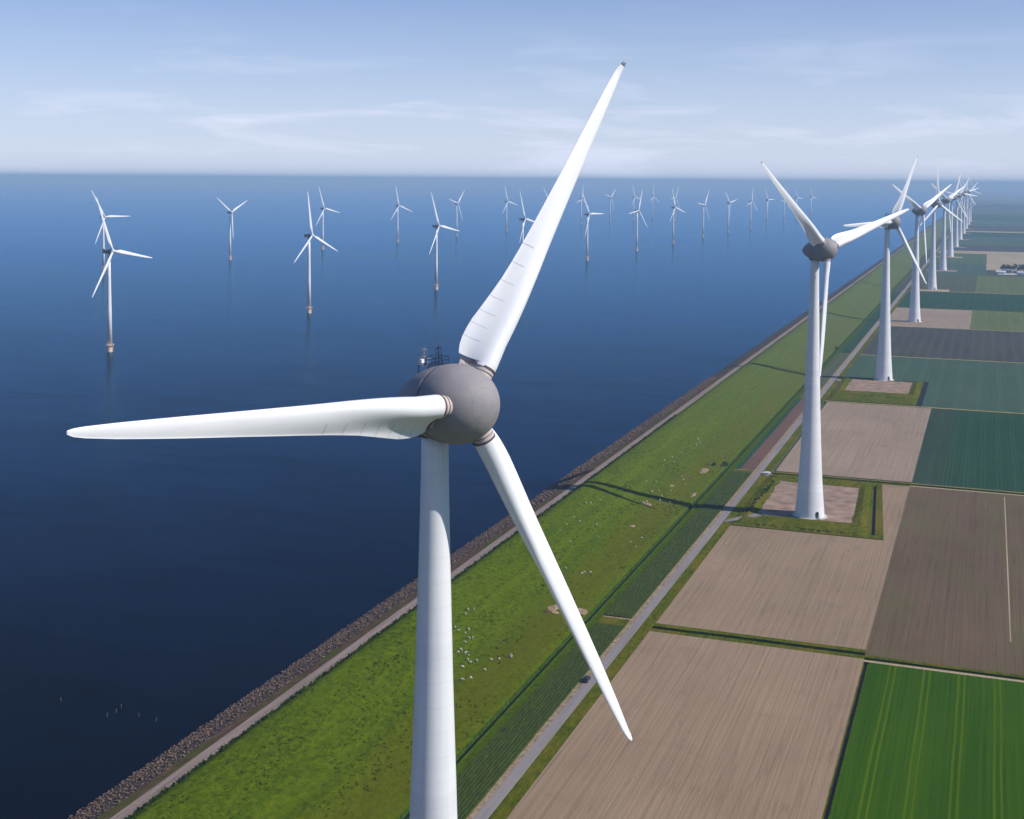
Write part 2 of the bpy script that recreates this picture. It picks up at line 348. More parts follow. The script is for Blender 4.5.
# farm road
rz = lambda x: 0.10 if -44.8 < x < -41.1 else .05
gaps = [(288.5, 298), (566, 574), (840, 850), (1120, 1128)]
def segs(a, b):
    out = []; y = a
    for g0, g1 in gaps:
        if g0 > b: break
        out.append((y, g0)); y = g1
    out.append((y, b)); return out
sheet('road', [-44.8, -44.7, -41.2, -41.1], [-800, 300, 1200, 3000, 6000, 12000], M['road'], zf=rz)
sheet('road_shoulder', [-46.4, -44.8], [-800, 300, 1200, 3000, 6000, 12000], M['sand'], zf=lambda x: .05)
sheet('road_verge', lin(-41.1, -36.6, 1), [-800] + lin(0, 1200, 40) + [12000], M['verge'], zf=lambda x: .04)
for g0, g1 in gaps:
    sheet('crossing_grass', lin(-57.6, -46.4, 2), lin(g0, g1, 2), M['verge'], zf=lambda x: .05)
    sheet('crossing_track', lin(-57.6, -46.4, 2), [g1 - .2 - 1.3, g1 - .2], M['sand'], zf=lambda x: .09)

# strip of rowed crop between ditch and road: real ridges
def ridges(name, x0, x1, y0, y1, step, ymat, h=.5, label=None):
    n = int((x1 - x0) / 1.12); v, f, mi = [], [], []
    xs = []
    for k in range(n):
        xa = x0 + (x1 - x0) * k / n; wd = (x1 - x0) / n
        xs += [(xa, 0, 1), (xa + wd * .30, 0, 0), (xa + wd * .42, h, 0), (xa + wd * .82, h, 0), (xa + wd * .95, 0, 0)]
    xs.append((x1, 0, 1)); ys = lin(y0, y1, step); nx = len(xs)
    for y in ys:
        for x, z, _ in xs:
            j = noise.noise(Vector((x * 1.7, y * .9, 0)))
            v.append((x + (.10 * j if z else 0), y, .05 + (z * (1 + .7 * j) if z else 0)))
    for j in range(len(ys) - 1):
        for i in range(nx - 1):
            f.append((j * nx + i, j * nx + i + 1, (j + 1) * nx + i + 1, (j + 1) * nx + i)); mi.append(1 if (i % 5 == 0) else 0)
    me = py_mesh(name, v, f); me.materials.append(ymat); me.materials.append(M['rowsoil'])
    for p, q_ in zip(me.polygons, mi): p.material_index = q_
    o = newobj(name, me); tag(o, kind='stuff'); return o
ridges('crop_rows', -57.6, -46.4, 40, 288.5, 1.6, M['row'])
ridges('crop_rows', -57.6, -46.4, 298, 566, 2.2, M['row'])
sheet('crop_strip', [-57.6, -54.5], [574, 840], M['dgreen'], zf=lambda x: .05)
sheet('crop_strip', [-54.5, -46.4], [574, 840], M['redsoil'], zf=lambda x: .05)
sheet('crop_strip', [-57.6, -46.4], [850, 1120], M['greygreen'], zf=lambda x: .05)
sheet('crop_strip', [-57.6, -46.4], [1128, 1900], M['dgreen'], zf=lambda x: .05)
sheet('crop_strip', [-57.6, -46.4], [1900, 12000], M['slate'], zf=lambda x: .05)
sheet('crop_strip', [-57.6, -46.4], [-800, 40], M['row'], zf=lambda x: .05)

# fields
def field(x0, x1, y0, y1, mat, name='field'):
    return sheet(name, [x0, x1], [y0, y1], M[mat], zf=flat)
XL = -36.6
field(XL, 41.2, -800, 287.5, 'tan1', 'ploughed_field'); field(43.2, 420, -800, 284.5, 'green1', 'crop_field')
field(34.5, 41.0, 455, 566, 'tan2', 'ploughed_field'); field(XL, 41.0, 297, 448, 'tan2', 'ploughed_field')
field(34.5, 41.0, 448, 455, 'tan2', 'ploughed_field')
field(41.0, 89.8, 291.5, 566, 'brown', 'ploughed_field'); field(90.3, 420, 291.5, 566, 'brown', 'ploughed_field')
field(89.8, 90.3, 325, 560, 'straw', 'field_track'); field(89.8, 90.3, 291.5, 325, 'brown', 'ploughed_field'); field(89.8, 90.3, 560, 566, 'brown', 'ploughed_field')
field(XL + 2, 41.4, 577, 833, 'tan3', 'ploughed_field'); field(41.4, 58, 575, 833, 'thin', 'crop_field'); field(58, 420, 575, 833, 'dgreen', 'crop_field')
field(34, 420, 839, 1121, 'teal', 'crop_field'); field(XL, 34, 965, 1121, 'teal', 'crop_field')
field(XL, 60, 1127, 1397, 'slate', 'crop_field'); field(60, 420, 1127, 1397, 'slate', 'crop_field')
field(XL, 60, 1404, 1640, 'tan3', 'ploughed_field'); field(60, 420, 1404, 1640, 'olive', 'crop_field')
field(XL, 420, 1648, 1930, 'dgreen', 'crop_field')
field(XL, 60, 1940, 2330, 'greygreen', 'crop_field'); field(60, 420, 1940, 2330, 'olive', 'crop_field')
field(XL, 74, 2336, 2700, 'teal', 'crop_field'); field(74, 420, 2336, 2500, 'slate', 'crop_field'); field(74, 420, 2500, 3100, 'straw', 'ploughed_field')
field(XL, 74, 2706, 3100, 'midgreen', 'crop_field')
rr = random.Random(3); y = 3110; kinds = ['slate', 'teal', 'greygreen', 'dgreen', 'straw', 'olive', 'midgreen', 'slate', 'dgreen', 'tan3']
far = [('straw', 3115, 3240), ('slate', 3250, 3560), ('midgreen', 3570, 3760), ('teal', 3770, 4150), ('dgreen', 4160, 4560), ('straw', 4570, 4680), ('slate', 4690, 5300), ('teal', 5320, 6100), ('dgreen', 6150, 7200), ('greygreen', 7220, 8600), ('slate', 8620, 11900)]
for k, a, b in far:
    cut = rr.choice([80, 130, 200]); field(XL, cut, a, b, k, 'crop_field'); field(cut, 420, a, b, rr.choice(kinds[:3] + [k, k]), 'crop_field')
y = -800
while y < 11900:                                        # land farther to the right
    b = y + rr.choice([540, 560, 840]); x = 424
    while x < 900:
        x2 = x + 240; field(x, x2 - 2, y, b - 3, rr.choice(kinds)); x = x2
    y = b
# field boundaries: a cross ditch with grassy banks, or a pale headland track
def cross(x0, x1, yc, wd=3.0, deep=True, track=None):
    P = [(-wd, .02), (-wd * .30, .02), (-wd * .22, -.8), (wd * .22, -.8), (wd * .25, .1), (wd, .02)] if deep else [(-wd, .03), (wd, .03)]
    xs = lin(x0, x1, 12); v = []; f = []
    for x in xs:
        jy = .5 * noise.noise(Vector((x * .05, yc, 0)))
        for dy, z in P: v.append((x, yc + dy + jy * (0 if abs(dy) > wd * .9 else 1), z))
    n = len(P); mi = []
    for i in range(len(xs) - 1):
        for j in range(n - 1):
            f.append((i * n + j, (i + 1) * n + j, (i + 1) * n + j + 1, i * n + j + 1)); mi.append(1 if (deep and j == 2) else 2 if (deep and j in (1, 3)) else 0)
    me = py_mesh('field_ditch', v, f); me.materials.append(M['verge']); me.materials.append(M['ditchw']); me.materials.append(M['scrub'])
    for p, q_ in zip(me.polygons, mi): p.material_index = q_
    o = newobj('field_ditch' if deep else 'field_edge', me); tag(o, kind='structure')
    if track: sheet('field_track', [x0, x1], [yc + track[0], yc + track[1]], M['straw'], zf=lambda x: .045)
cross(XL, 41.2, 292.25, 4.7); cross(41.2, 420, 288, 3.4, True, (-3.4, -1.6))
cross(XL, 41, 570.5, 4.4, True, (2.0, 3.8)); cross(41, 420, 570.5, 4.4, True, (2.0, 4.2))
sheet('field_track', [41, 420], [566.2, 568.4], M['straw'], zf=lambda x: .05)
cross(XL, 420, 836, 3.0, False, (-.6, 1.6)); cross(XL, 420, 1124, 3, False, (-1.2, 1.6))
cross(XL, 420, 1400.5, 3.5, False, (-1, 2)); cross(XL, 420, 1644, 4, False); cross(XL, 420, 1935, 5, False, (-2, 2.5)); cross(XL, 420, 2333, 3, False)
cross(XL, 420, 3107, 6, False, (-3, 3)); cross(XL, 74, 2703, 3, False)
# dark ditch between the pale field and the green field
sheet('field_ditch', [41.2, 41.7], [-800, 283], M['verge'], zf=lambda x: .01); sheet('field_ditch', [41.7, 42.8], [-800, 283], M['ditchw'], zf=lambda x: -.5); sheet('field_ditch', [42.8, 43.2], [-800, 283], M['bank'], zf=lambda x: .01)

# turbine yards: raised grass bank round a bare pad
def yard(y0, y1, x0, x1, inner, ditchx=None):
    xs = lin(x0, x1, .6); ys = lin(y0, y1, .8); v, f = [], []; ix0, ix1, iy0, iy1 = inner
    for yy in ys:
        for x in xs:
            dx = max(ix0 - x, x - ix1, 0); dy = max(iy0 - yy, yy - iy1, 0); d = max(dx, dy)
            e = min(x - x0, x1 - x, yy - y0, y1 - yy)
            z = .06 + (min(1, e / 4) * min(1, max(0, (d - .5) / 4)) * 1.1 if d > 0.5 else 0)
            if z > .2: z += .25 * noise.noise(Vector((x * .3, yy * .3, 2)))
            v.append((x, yy, z))
    nx = len(xs); mi = []
    for j in range(len(ys) - 1):
        for i in range(nx - 1):
            xm = (xs[i] + xs[i + 1]) / 2 + .9 * noise.noise(Vector((xs[i] * .12, ys[j] * .12, 5))); ym = (ys[j] + ys[j + 1]) / 2 + .9 * noise.noise(Vector((xs[i] * .12, ys[j] * .12, 15)))
            f.append((j * nx + i, j * nx + i + 1, (j + 1) * nx + i + 1, (j + 1) * nx + i))
            mi.append(1 if ix0 < xm < ix1 and iy0 < ym < iy1 else 0)
    me = py_mesh('turbine_yard', v, f); me.materials.append(M['verge']); me.materials.append(M['pad'])
    for p, q_ in zip(me.polygons, mi): p.material_index = q_
    tag(newobj('turbine_yard', me), kind='structure')
yard(449, 566, -36.5, 27, (-28, 19, 474, 552))
sheet('yard_ditch', [27, 28.3], [449, 566], M['verge'], zf=lambda x: .05); sheet('yard_ditch', [28.3, 28.9], [455, 560], M['verge'], zf=lambda x: .05); sheet('yard_ditch', [28.9, 30.6], [455, 560], M['ditchw'], zf=lambda x: -.9); sheet('yard_ditch', [30.6, 34.5], [449, 566], M['verge'], zf=lambda x: .05)
sheet('yard_ditch', [28.3, 30.6], [560, 566], M['verge'], zf=lambda x: .05); sheet('yard_ditch', [28.3, 30.6], [449, 455], M['verge'], zf=lambda x: .05)
yard(841, 962, -36.5, 30, (-28, 21, 893, 958)); sheet('yard_ditch', [30, 34], [841, 962], M['ditchw'], zf=lambda x: -.3)
for o in list(COL.objects):                            # the yard's inland side runs askew to the dyke
    if o.type == 'MESH' and o.name.split('.')[0] in ('turbine_yard', 'yard_ditch', 'ploughed_field'):
        for v_ in o.data.vertices:
            c_ = v_.co
            if 0 < c_.x < 34.6 and 447 < c_.y < 567: c_.x *= .766 + (563 - c_.y) / 110 * .26
def yard_access(y0):
    me = py_mesh('yard_track', [(-40.4, y0, .1), (-40.4, y0 + 9, .1), (-24, y0 - 14, .12), (-28, y0 - 16, .12)], [(0, 3, 2, 1)])
    tag(newobj('yard_track', me, M['road']), kind='structure')
yard_access(566); yard_access(946)
me = py_mesh('yard_track', [(-40.4, 452, .1), (-40.4, 458, .1), (-28, 470, 1.5), (-24, 466, 1.5)], [(0, 3, 2, 1)]); tag(newobj('yard_track', me, M['road']), kind='structure')
# far yards of the other turbines
TB = [(0.0 + 488.2 * i) for i in range(14)]
for i in range(3, 13):
    y0 = 488.5 * i; sheet('turbine_yard', [-34, 22], [y0 - 20, y0 + 22], M['pad' if i % 2 else 'straw'], zf=lambda x: .08)

# stones of the bank
def stone_variants():
    out = []
    for k in range(5):
        bm = bmesh.new(); bmesh.ops.create_icosphere(bm, subdivisions=1, radius=1)
        for v_ in bm.verts: v_.co *= random.uniform(.7, 1.15); v_.co.z *= .7
        out.append(([tuple(v_.co) for v_ in bm.verts], [tuple(x.index for x in f_.verts) for f_ in bm.faces])); bm.free()
    return out
SV = stone_variants(); V, Fc = [], []
yy = 60.0
while yy < 900:
    st_ = .78 if yy < 420 else 1.5
    x = -139.6
    while x < -130.2:
        if random.random() < (.95 if x < -133.5 else .6):
            sv = random.choice(SV); s = random.uniform(.16, .46) * (st_ / .78) ** .8 * random.choice((1, 1, 1.25)); a = random.uniform(0, 6.28)
            cx, cy = x + random.uniform(-.4, .4), yy + random.uniform(-.4, .4); cz = profz(cx) + .12 + random.uniform(-.15, .3); b0 = len(V)
            ca, sa = math.cos(a) * s, math.sin(a) * s; sy = random.uniform(.55, 1.2)
            for p in sv[0]: V.append((cx + ca * p[0] - sa * p[1] * sy, cy + sa * p[0] + ca * p[1] * sy, cz + p[2] * s * 1.1))
            for t in sv[1]: Fc.append(tuple(b0 + i for i in t))
        x += st_
    yy += st_
tag(newobj('riprap', py_mesh('riprap', V, Fc), M['stone']), kind='stuff')

# tufts of rank grass and scrub
def tufts(name, pts, h0, h1, mat, n=7, wd=.35):
    V, Fc = [], []
    for x, y_, z in pts:
        for k in range(n):
            a = random.uniform(0, 6.28); r = random.uniform(0, wd * 1.6); h = random.uniform(h0, h1); t = random.uniform(0, 6.28)
            bx, by = x + r * math.cos(a), y_ + r * math.sin(a); dx, dy = wd * math.cos(t), wd * math.sin(t); lx, ly = random.uniform(-.5, .5) * h, random.uniform(-.5, .5) * h
            b0 = len(V); V += [(bx - dx, by - dy, z - .1), (bx + dx, by + dy, z - .1), (bx + dx * .5 + lx, by + dy * .5 + ly, z + h), (bx - dx * .5 + lx, by - dy * .5 + ly, z + h)]
            Fc.append((b0, b0 + 1, b0 + 2, b0 + 3))
    return tag(newobj(name, py_mesh(name, V, Fc), mat), kind='stuff')
pts = []
for _ in range(6000):
    y_ = 60 + 560 * random.random() ** 1.4; x = random.uniform(-121.5, -64)
    if noise.noise(Vector((x * .08, y_ * .03, 3))) + random.uniform(-.35, .35) < .15: continue
    pts.append((x, y_, profz(x)))
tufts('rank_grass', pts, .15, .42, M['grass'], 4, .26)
tufts('bank_grass', [(random.uniform(-122.6, -120.2), random.uniform(60, 700), 5.7) for _ in range(2600)], .3, .8, M['scrub'], 4, .3)
tufts('yard_scrub', [(random.uniform(-30, 22), random.uniform(451, 459), .7) for _ in range(260)], .15, .5, M['verge'], 5, .4)
tufts('yard_scrub', [(-33 + random.uniform(-1, 1) + (y_ - 480) * .03, y_, .8) for y_ in [random.uniform(472, 548) for _ in range(90)]], .2, .8, M['scrub'], 5, .4)
tufts('yard_scrub', [(random.uniform(-24, 20), random.uniform(862, 872), .7) for _ in range(160)], .2, .7, M['scrub'], 5, .5)

# bare trampled earth either side of the ditch crossing
def blob(name, cx, cy, rx, ry, mat, zb=None, h=.12, n=26):
    v = [(cx, cy, (profz(cx) if zb is None else zb) + h + .12)]
    for ring_, hh in ((.55, .1), (1.0, -.15)):
        for k in range(n):
            a = 2 * math.pi * k / n; s = ring_ * (1 + .28 * noise.noise(Vector((math.cos(a) * 1.6 + cx, math.sin(a) * 1.6 + cy, ring_))))
            x, y_ = cx + rx * s * math.cos(a), cy + ry * s * math.sin(a); v.append((x, y_, (profz(x) if zb is None else zb) + h + hh))
    f = [(0, 1 + k, 1 + (k + 1) % n) for k in range(n)] + [(1 + k, 1 + n + k, 1 + n + (k + 1) % n, 1 + (k + 1) % n) for k in range(n)]
    return tag(newobj(name, py_mesh(name, v, f), mat), kind='structure')
blob('bare_earth', -76.5, 293.0, 2.0, 3.6, M['sand'], h=.3); blob('bare_earth', -74.2, 289.5, 1.5, 1.6, M['sand'], h=.3); blob('bare_earth', -77.5, 287.5, 1.0, 1.5, M['dirt'], h=.3)
blob('bare_earth', -66.6, 296.5, 2.6, 4.2, M['sand'], h=.3); blob('bare_earth', -65.3, 292.5, 1.1, 3.0, M['dirt'], h=.25)
for cx, cy, a, b in [(-72, 556, 2.2, 7), (-80, 508, 1.2, 2), (-82, 462, 2.4, 3.2), (-78.5, 420, 1.4, 2), (-66, 500, 1, 5)]: blob('bare_earth', cx, cy, a, b, M['sand'], h=.22)
# pale gravel apron and culvert by the yard gate
blob('gravel_apron', -38.6, 571, 2.6, 3.4, M['gravel'], .05, .12)
def headwall(loc, label):
    t = empty('concrete_culvert', loc); tag(t, label, 'culvert')
    bm = bmesh.new(); box(bm, (0, 0, .1), (4.6, .35, 1.3)); box(bm, (0, 0, .82), (5.0, .6, .14)); newobj('headwall', bm_mesh('headwall', bm), M['concrete'], t)
    bm = bmesh.new(); tube(bm, (0, -.22, -.1), (0, .1, -.1), .42, seg=16); newobj('pipe', bm_mesh('pipe', bm), M['door'], t)
headwall((-39.0, 565.2, .1), 'pale concrete culvert wall at the gate of the second turbine yard')

# ---------------------------------------------------------------- haze
bm = bmesh.new(); box(bm, (0, 28000, 100.0), (118000, 60000, 206)); 
hz = newobj('haze', bm_mesh('haze', bm)); tag(hz, kind='stuff')
hm = bpy.data.materials.new('haze'); hm.use_nodes = True; t = hm.node_tree
for n in list(t.nodes): t.nodes.remove(n)
pv = t.nodes.new('ShaderNodeVolumePrincipled'); ou = t.nodes.new('ShaderNodeOutputMaterial'); t.links.new(pv.outputs[0], ou.inputs['Volume'])
pv.inputs['Density'].default_value = 0.000108; pv.inputs['Color'].default_value = (.50, .72, .95, 1); pv.inputs['Anisotropy'].default_value = 0.0
hz.data.materials.append(hm)

# ---------------------------------------------------------------- land turbines
ZH, LF = 134.9, 7.9
TP = [(0, 7.35), (.6, 7.32), (4, 7.08), (8, 6.72), (14, 6.22), (20, 5.82), (28, 5.38), (38, 4.88), (55, 4.15), (73, 3.58), (91, 2.95), (110, 2.42), (122, 2.15), (129.4, 2.04)]
def tower_prof():
    out = []
    for (h0, r0), (h1, r1) in zip(TP, TP[1:]):
        for k in range(3): t = k / 3; out.append((h0 + (h1 - h0) * t, r0 + (r1 - r0) * t))
    out.append(TP[-1]); return out
me_tower = py_mesh('tower', *lathe(tower_prof(), 72), smooth=True)
def egg(s):
    if s > -2.5: return 6.0 * math.sqrt(max(0, 1 - ((s + 2.5) / 7.0) ** 2))
    t = (-2.5 - s) / 14.0; return 6.0 * max(0.0, 1 - t ** 1.9) ** .78
def egg_prof(a, b, n): return [(a + (b - a) * i / n, max(.02, egg(a + (b - a) * i / n))) for i in range(n + 1)]
me_spin = py_mesh('spinner', *lathe([(3.98 - (3.98 + 4.6) * (1 - math.cos(math.pi * i / 40 / 1)) / 2 * 1.0, 0) for i in range(0)] or [(s, max(.02, egg(s))) for s in [-4.6 + (4.6 + 4.5) * math.sin(math.pi / 2 * i / 26) for i in range(27)]], 64, 'Y'), smooth=True)
_p = [(s, max(.03, egg(s) * 1.003)) for s in [-16.45 + (16.45 - 4.75) * (1 - math.cos(math.pi / 2 * i / 26)) for i in range(27)]]
me_nac = py_mesh('nacelle', *lathe(_p, 64, 'Y'), smooth=True)
me_gap = py_mesh('gap', *lathe([(-4.8, 5.6), (-4.5, 5.6)], 48, 'Y'))
bm = bmesh.new(); tube(bm, (0, 0, 129.2), (0, 0, 132.5), 2.75, 3.4, 40); me_yaw = bm_mesh('yaw_collar', bm, True)

def chordlaw(r):
    T = [(4.5, 5.5, 3.6), (6.0, 5.7, 3.55), (6.5, 6.2, 3.5), (7.5, 6.6, 3.45), (9, 6.75, 3.35), (12, 6.6, 3.1), (15, 6.1, 2.8), (20, 5.2, 2.3), (25, 4.55, 1.85), (30, 4.05, 1.5), (40, 3.25, 1.0), (50, 2.55, .68), (57, 1.9, .46), (61, 1.35, .32), (62.6, .95, .22), (63.5, .42, .10)]
    for (a, c0, t0), (b, c1, t1) in zip(T, T[1:]):
        if r <= b:
            t = max(0, (r - a) / (b - a)); return c0 + (c1 - c0) * t, t0 + (t1 - t0) * t
    return T[-1][1:]
def section(r, nseg=18, grow=0.0):
    c, T = chordlaw(r); a = T / 2 if T / 2 < .3 * c else .3 * c; a = max(a, .0)
    if r > 25: a = .3 * c
    p = 3.0 if r < 12 else 3.0 + (1.25 - 3.0) * min(1, (r - 12) / 12)
    def th(x):
        if x < a: return T / 2 * math.sqrt(max(0, 1 - ((x - a) / a) ** 2))
        s = (x - a) / (c - a); return max(.03, T / 2 * (1 - s) ** p * (1 + p * s))
    beta = R(31) * (1 - min(1, (r - 5) / 52)) ** 1.9 + R(3)
    ax = min(1.75, .5 * T + .0) if r < 10 else (1.6 + (.34 * c - 1.6) * min(1, (r - 10) / 15) if r < 25 else .34 * c)
    xs = [c * (1 - math.cos(math.pi * i / nseg)) / 2 for i in range(nseg + 1)]
    loop = [(x, th(x)) for x in xs[::-1]] + [(x, -th(x)) for x in xs[1:]]
    out = []
    sweep = -max(0, (r - 61.2)) ** 1.5 * .14
    for x, t in loop:
        t = t + (grow if t > 0 else -grow); d = x - ax + (grow if x > c * .5 else -grow)
        # trailing edge points to -x (behind the rotation) and +y (downwind)
        out.append(Vector((-d * math.cos(beta) + t * math.sin(beta), d * math.sin(beta) + t * math.cos(beta) + sweep, r)))
    return out
def loft(rs, grow=0.0, close=True):
    v, f = [], []; n = None
    for r in rs:
        s = section(r, grow=grow); n = len(s); v += [tuple(p) for p in s]
    for i in range(len(rs) - 1):
        for k in range(n):
            k2 = (k + 1) % n; f.append((i * n + k, i * n + k2, (i + 1) * n + k2, (i + 1) * n + k))
    if close: f.append(tuple(range(n))[::-1]); f.append(tuple(range((len(rs) - 1) * n, len(rs) * n)))
    return v, f
rs = [6.5, 6.6, 7.0, 7.8, 9, 10.5, 12, 13.5, 15, 17.5, 20, 22.5, 25, 27.5, 30, 33, 36, 40, 44, 48, 52, 55, 57, 59, 60, 61, 62, 62.6]
v, f = loft(rs)
me_blade = py_mesh('blade', v, f, True); me_blade.materials.append(M['white']); me_blade.materials.append(M['seam'])
# below the wide segment only the round spar runs on into the collar
me_blade_spar = bmesh.new(); me_blade_spar.from_mesh(me_blade); tube(me_blade_spar, (0, 0, 5.9), (0, 0, 8.6), 1.74, 1.66, 40); me_blade_spar.to_mesh(me_blade); me_blade_spar.free()
# panel joints on the wide root segment, standing a little proud
bm = bmesh.new(); bm.from_mesh(me_blade)
for r in (9.3, 11.6, 13.9, 16.6, 19.6, 23.0, 26.5):
    for k in range(len(section(r)) - 1):
        a0, a1 = section(r, grow=.012), section(r + .06, grow=.012); c, T = chordlaw(r)
        if (k < 9 or k > 27) and not (k in (18, 19)):
            vs = [bm.verts.new(p) for p in (a0[k], a0[k + 1], a1[k + 1], a1[k])]
            fc = bm.faces.new(vs); fc.material_index = 1
bm.to_mesh(me_blade); bm.free()
for p in me_blade.polygons: p.use_smooth = True
me_blade.set_sharp_from_angle(angle=R(45))
me_collar = py_mesh('root_collar', *loft([3.9, 4.6, 5.3, 6.0], -.06)); me_collar.set_sharp_from_angle(angle=R(40))
bm = bmesh.new()
for r0, r1, g in ((5.2, 5.28, .0), (5.85, 6.12, .05)):
    v, f = loft([r0, r1], g); vs = [bm.verts.new(p) for p in v]
    for q_ in f: bm.faces.new([vs[i] for i in q_])
me_ring = bm_mesh('collar_ring', bm)
v, f = loft([62.59, 62.9, 63.2, 63.49]); me_tip = py_mesh('blade_tip', v, f, True); me_tip_white = me_tip.copy(); me_tip.materials.append(M['tip']); me_tip_white.materials.append(M['white'])
# roof platform
bm = bmesh.new(); box(bm, (0, 0, 0), (4.4, 2.4, .12))
for x in (-2.0, 0, 2.0):
    for y_ in (-1.1, 1.1): tube(bm, (x, y_, -2.4), (x, y_, 0), .09)
me_plat = bm_mesh('roof_platform', bm)
bm = bmesh.new()
for x in (-2.15, -.72, .72, 2.15):
    for y_ in (-1.15, 1.15): tube(bm, (x, y_, 0), (x, y_, 1.1), .045)
for z in (.55, 1.1):
    for y_ in (-1.15, 1.15): tube(bm, (-2.15, y_, z), (2.15, y_, z), .045)
    for x in (-2.15, 2.15): tube(bm, (x, -1.15, z), (x, 1.15, z), .045)
me_rail = bm_mesh('railing', bm)
bm = bmesh.new()
for dx in (-.32, .32):
    for dy in (-.32, .32): tube(bm, (dx, dy, 0), (dx, dy, 2.3), .05)
for z in (.7, 1.4, 2.1):
    tube(bm, (-.4, -.32, z), (.4, .32, z + .3), .035); tube(bm, (-.4, .32, z), (.4, -.32, z + .3), .035)
r8 = [(0.42 * math.cos(a), .42 * math.sin(a)) for a in [k * math.pi / 5 for k in range(10)]]
for k in range(10): tube(bm, (*r8[k], 2.3), (*r8[(k + 1) % 10], 2.3), .05)
tube(bm, (0, 0, 2.0), (0, 0, 2.75), .05)
me_mast = bm_mesh('sensor_mast', bm)
bm = bmesh.new(); box(bm, (0, 0, .25), (.55, .55, .6)); bmesh.ops.bevel(bm, geom=bm.edges[:], offset=.08, segments=2); box(bm, (.2, 0, -.25), (.1, .1, .6)); me_beacon = bm_mesh('beacon', bm)
# hatch cover on the nacelle and spinner rims
me_rim = py_mesh('rim', *lathe([(-4.95, egg(-4.95) + .05), (-4.72, egg(-4.72) + .06)], 64, 'Y', False), smooth=True)
# door with stair
bm = bmesh.new()
box(bm, (0, 0, 1.25), (1.5, .3, 2.5)); tube(bm, (0, -.15, 2.5), (0, .15, 2.5), .75, seg=20); me_door = bm_mesh('door', bm)
bm = bmesh.new()
for k in range(4): box(bm, (0, -.6 - .3 * (3 - k), .1 + .2 * k), (1.8, .3, .06)); 
for x in (-.95, .95):
    tube(bm, (x, -1.6, 0), (x, -1.6, 1.1), .04); tube(bm, (x, -.5, .7), (x, -.5, 1.8), .04); tube(bm, (x, -1.6, 1.1), (x, -.5, 1.8), .04)
me_stair = bm_mesh('stair', bm)
bm = bmesh.new(); tube(bm, (0, 0, 0), (0, 0, .35), 8.6, 8.5, 60); me_found = bm_mesh('foundation_ring', bm)

def land_turbine(x, y_, yaw, ph, label, cone=3.0, full=True, i_=0):
    t = empty('wind_turbine', (x, y_, .05)); tag(t, label, 'wind turbine', 'wind turbines in the long row beside the dyke')
    newobj('tower', me_tower, M['tower'], t)
    newobj('foundation', me_found, M['concrete'], t)
    az = R(38)          # door position, from -y towards +x
    if full:
        rad = 7.30; p = (rad * math.sin(az), -rad * math.cos(az), .5)
        newobj('door', me_door, M['door'], t, Matrix.Translation(p) @ Matrix.Rotation(az, 4, 'Z'))
        newobj('stair', me_stair, M['metal'], t, Matrix.Translation((p[0], p[1], .05)) @ Matrix.Rotation(az, 4, 'Z'))
    newobj('yaw_collar', me_yaw, M['nacdark'], t)
    yw = R(yaw + 20.18)
    H = Matrix.Translation((0, 0, ZH - .7)) @ Matrix.Rotation(yw, 4, 'Z') @ Matrix.Rotation(R(-5), 4, 'X') @ Matrix.Translation((0, -(7.45 if i_ == 0 else 8.1), 0))
    nac = newobj('nacelle', me_nac, M['nac'], t, H)
    if full:
        newobj('rim', me_rim, M['nacdark'], nac)
        lv = Matrix.Rotation(R(5), 4, 'X')
        pf = newobj('roof_platform', me_plat, M['metal'], t, H @ Matrix.Translation((1.0, 8.6, 5.7)) @ lv)
        newobj('railing', me_rail, M['metal'], pf, Matrix.Translation((0, 0, .06)))
        newobj('sensor_mast', me_mast, M['metal'], pf, Matrix.Translation((-1.45, .5, .06))); newobj('sensor_mast', me_mast, M['metal'], pf, Matrix.Translation((1.45, .5, .06)))
        newobj('beacon', me_beacon, M['box'], pf, Matrix.Translation((-2.7, -.5, .55)))
    newobj('spinner', me_spin, M['nac'], t, H)
    for k in range(3):
        a = R(ph + 120 * k)
        b = newobj('blade', me_blade, None, t, H @ Matrix.Rotation(a, 4, 'Y') @ Matrix.Rotation(R(cone), 4, 'X'))
        newobj('blade_tip', me_tip if (k == 0 or i_ > 0) else me_tip_white, M['tip'], b)  # grey tip on the first blade and all farther turbines, white otherwise
        newobj('root_collar', me_collar, M['collar'], b)
        newobj('collar_ring', me_ring, M['ring'], b)
    return t
ordn = ['nearest', 'second', 'third', 'fourth', 'fifth', 'sixth', 'seventh', 'eighth', 'ninth', 'tenth', 'eleventh', 'twelfth', 'thirteenth']
LT = [(0.0, 0.0, 40, 33.8, 3.7), (-3.0 + 0, 480, 34.3, 72.4, 2.1)]
# measured bases: T2..T5
base = [(0.4, 1.3), (-2.7, 481), (-2.9, 966), (-4.0, 1462), (-4.5, 1973)]
pars = [(43.8, 33.9, 2.9), (35.0, 72.2, 2.7), (32.0, 28, 1.4), (33.9, 59.7, 1.5), (35.2, 118, 3.0), (35, 61, 3), (36, 22, 3), (34, 40, 3), (33, 96, 3), (36, 12, 3), (35, 75, 3), (34, 50, 3), (35, 104, 3)]
for i in range(13):
    if i < 5: bx, by = base[i]
    else: bx, by = -4.5, 1973 + 490 * (i - 4)
    yw, ph, cn = pars[i]
    lb = ('nearest giant white wind turbine with grey egg shaped nacelle filling the foreground' if i == 0 else
          'second nearest white turbine beside the dyke, standing on the banked yard with brown earth' if i == 1 else
          f'{ordn[i]} white turbine of the row beside the dyke, counted from the nearest' if i < 12 else 'last and smallest white turbine at the far end of the row beside the dyke')
    land_turbine(bx, by, yw, ph, lb, cn, i < 5, i)

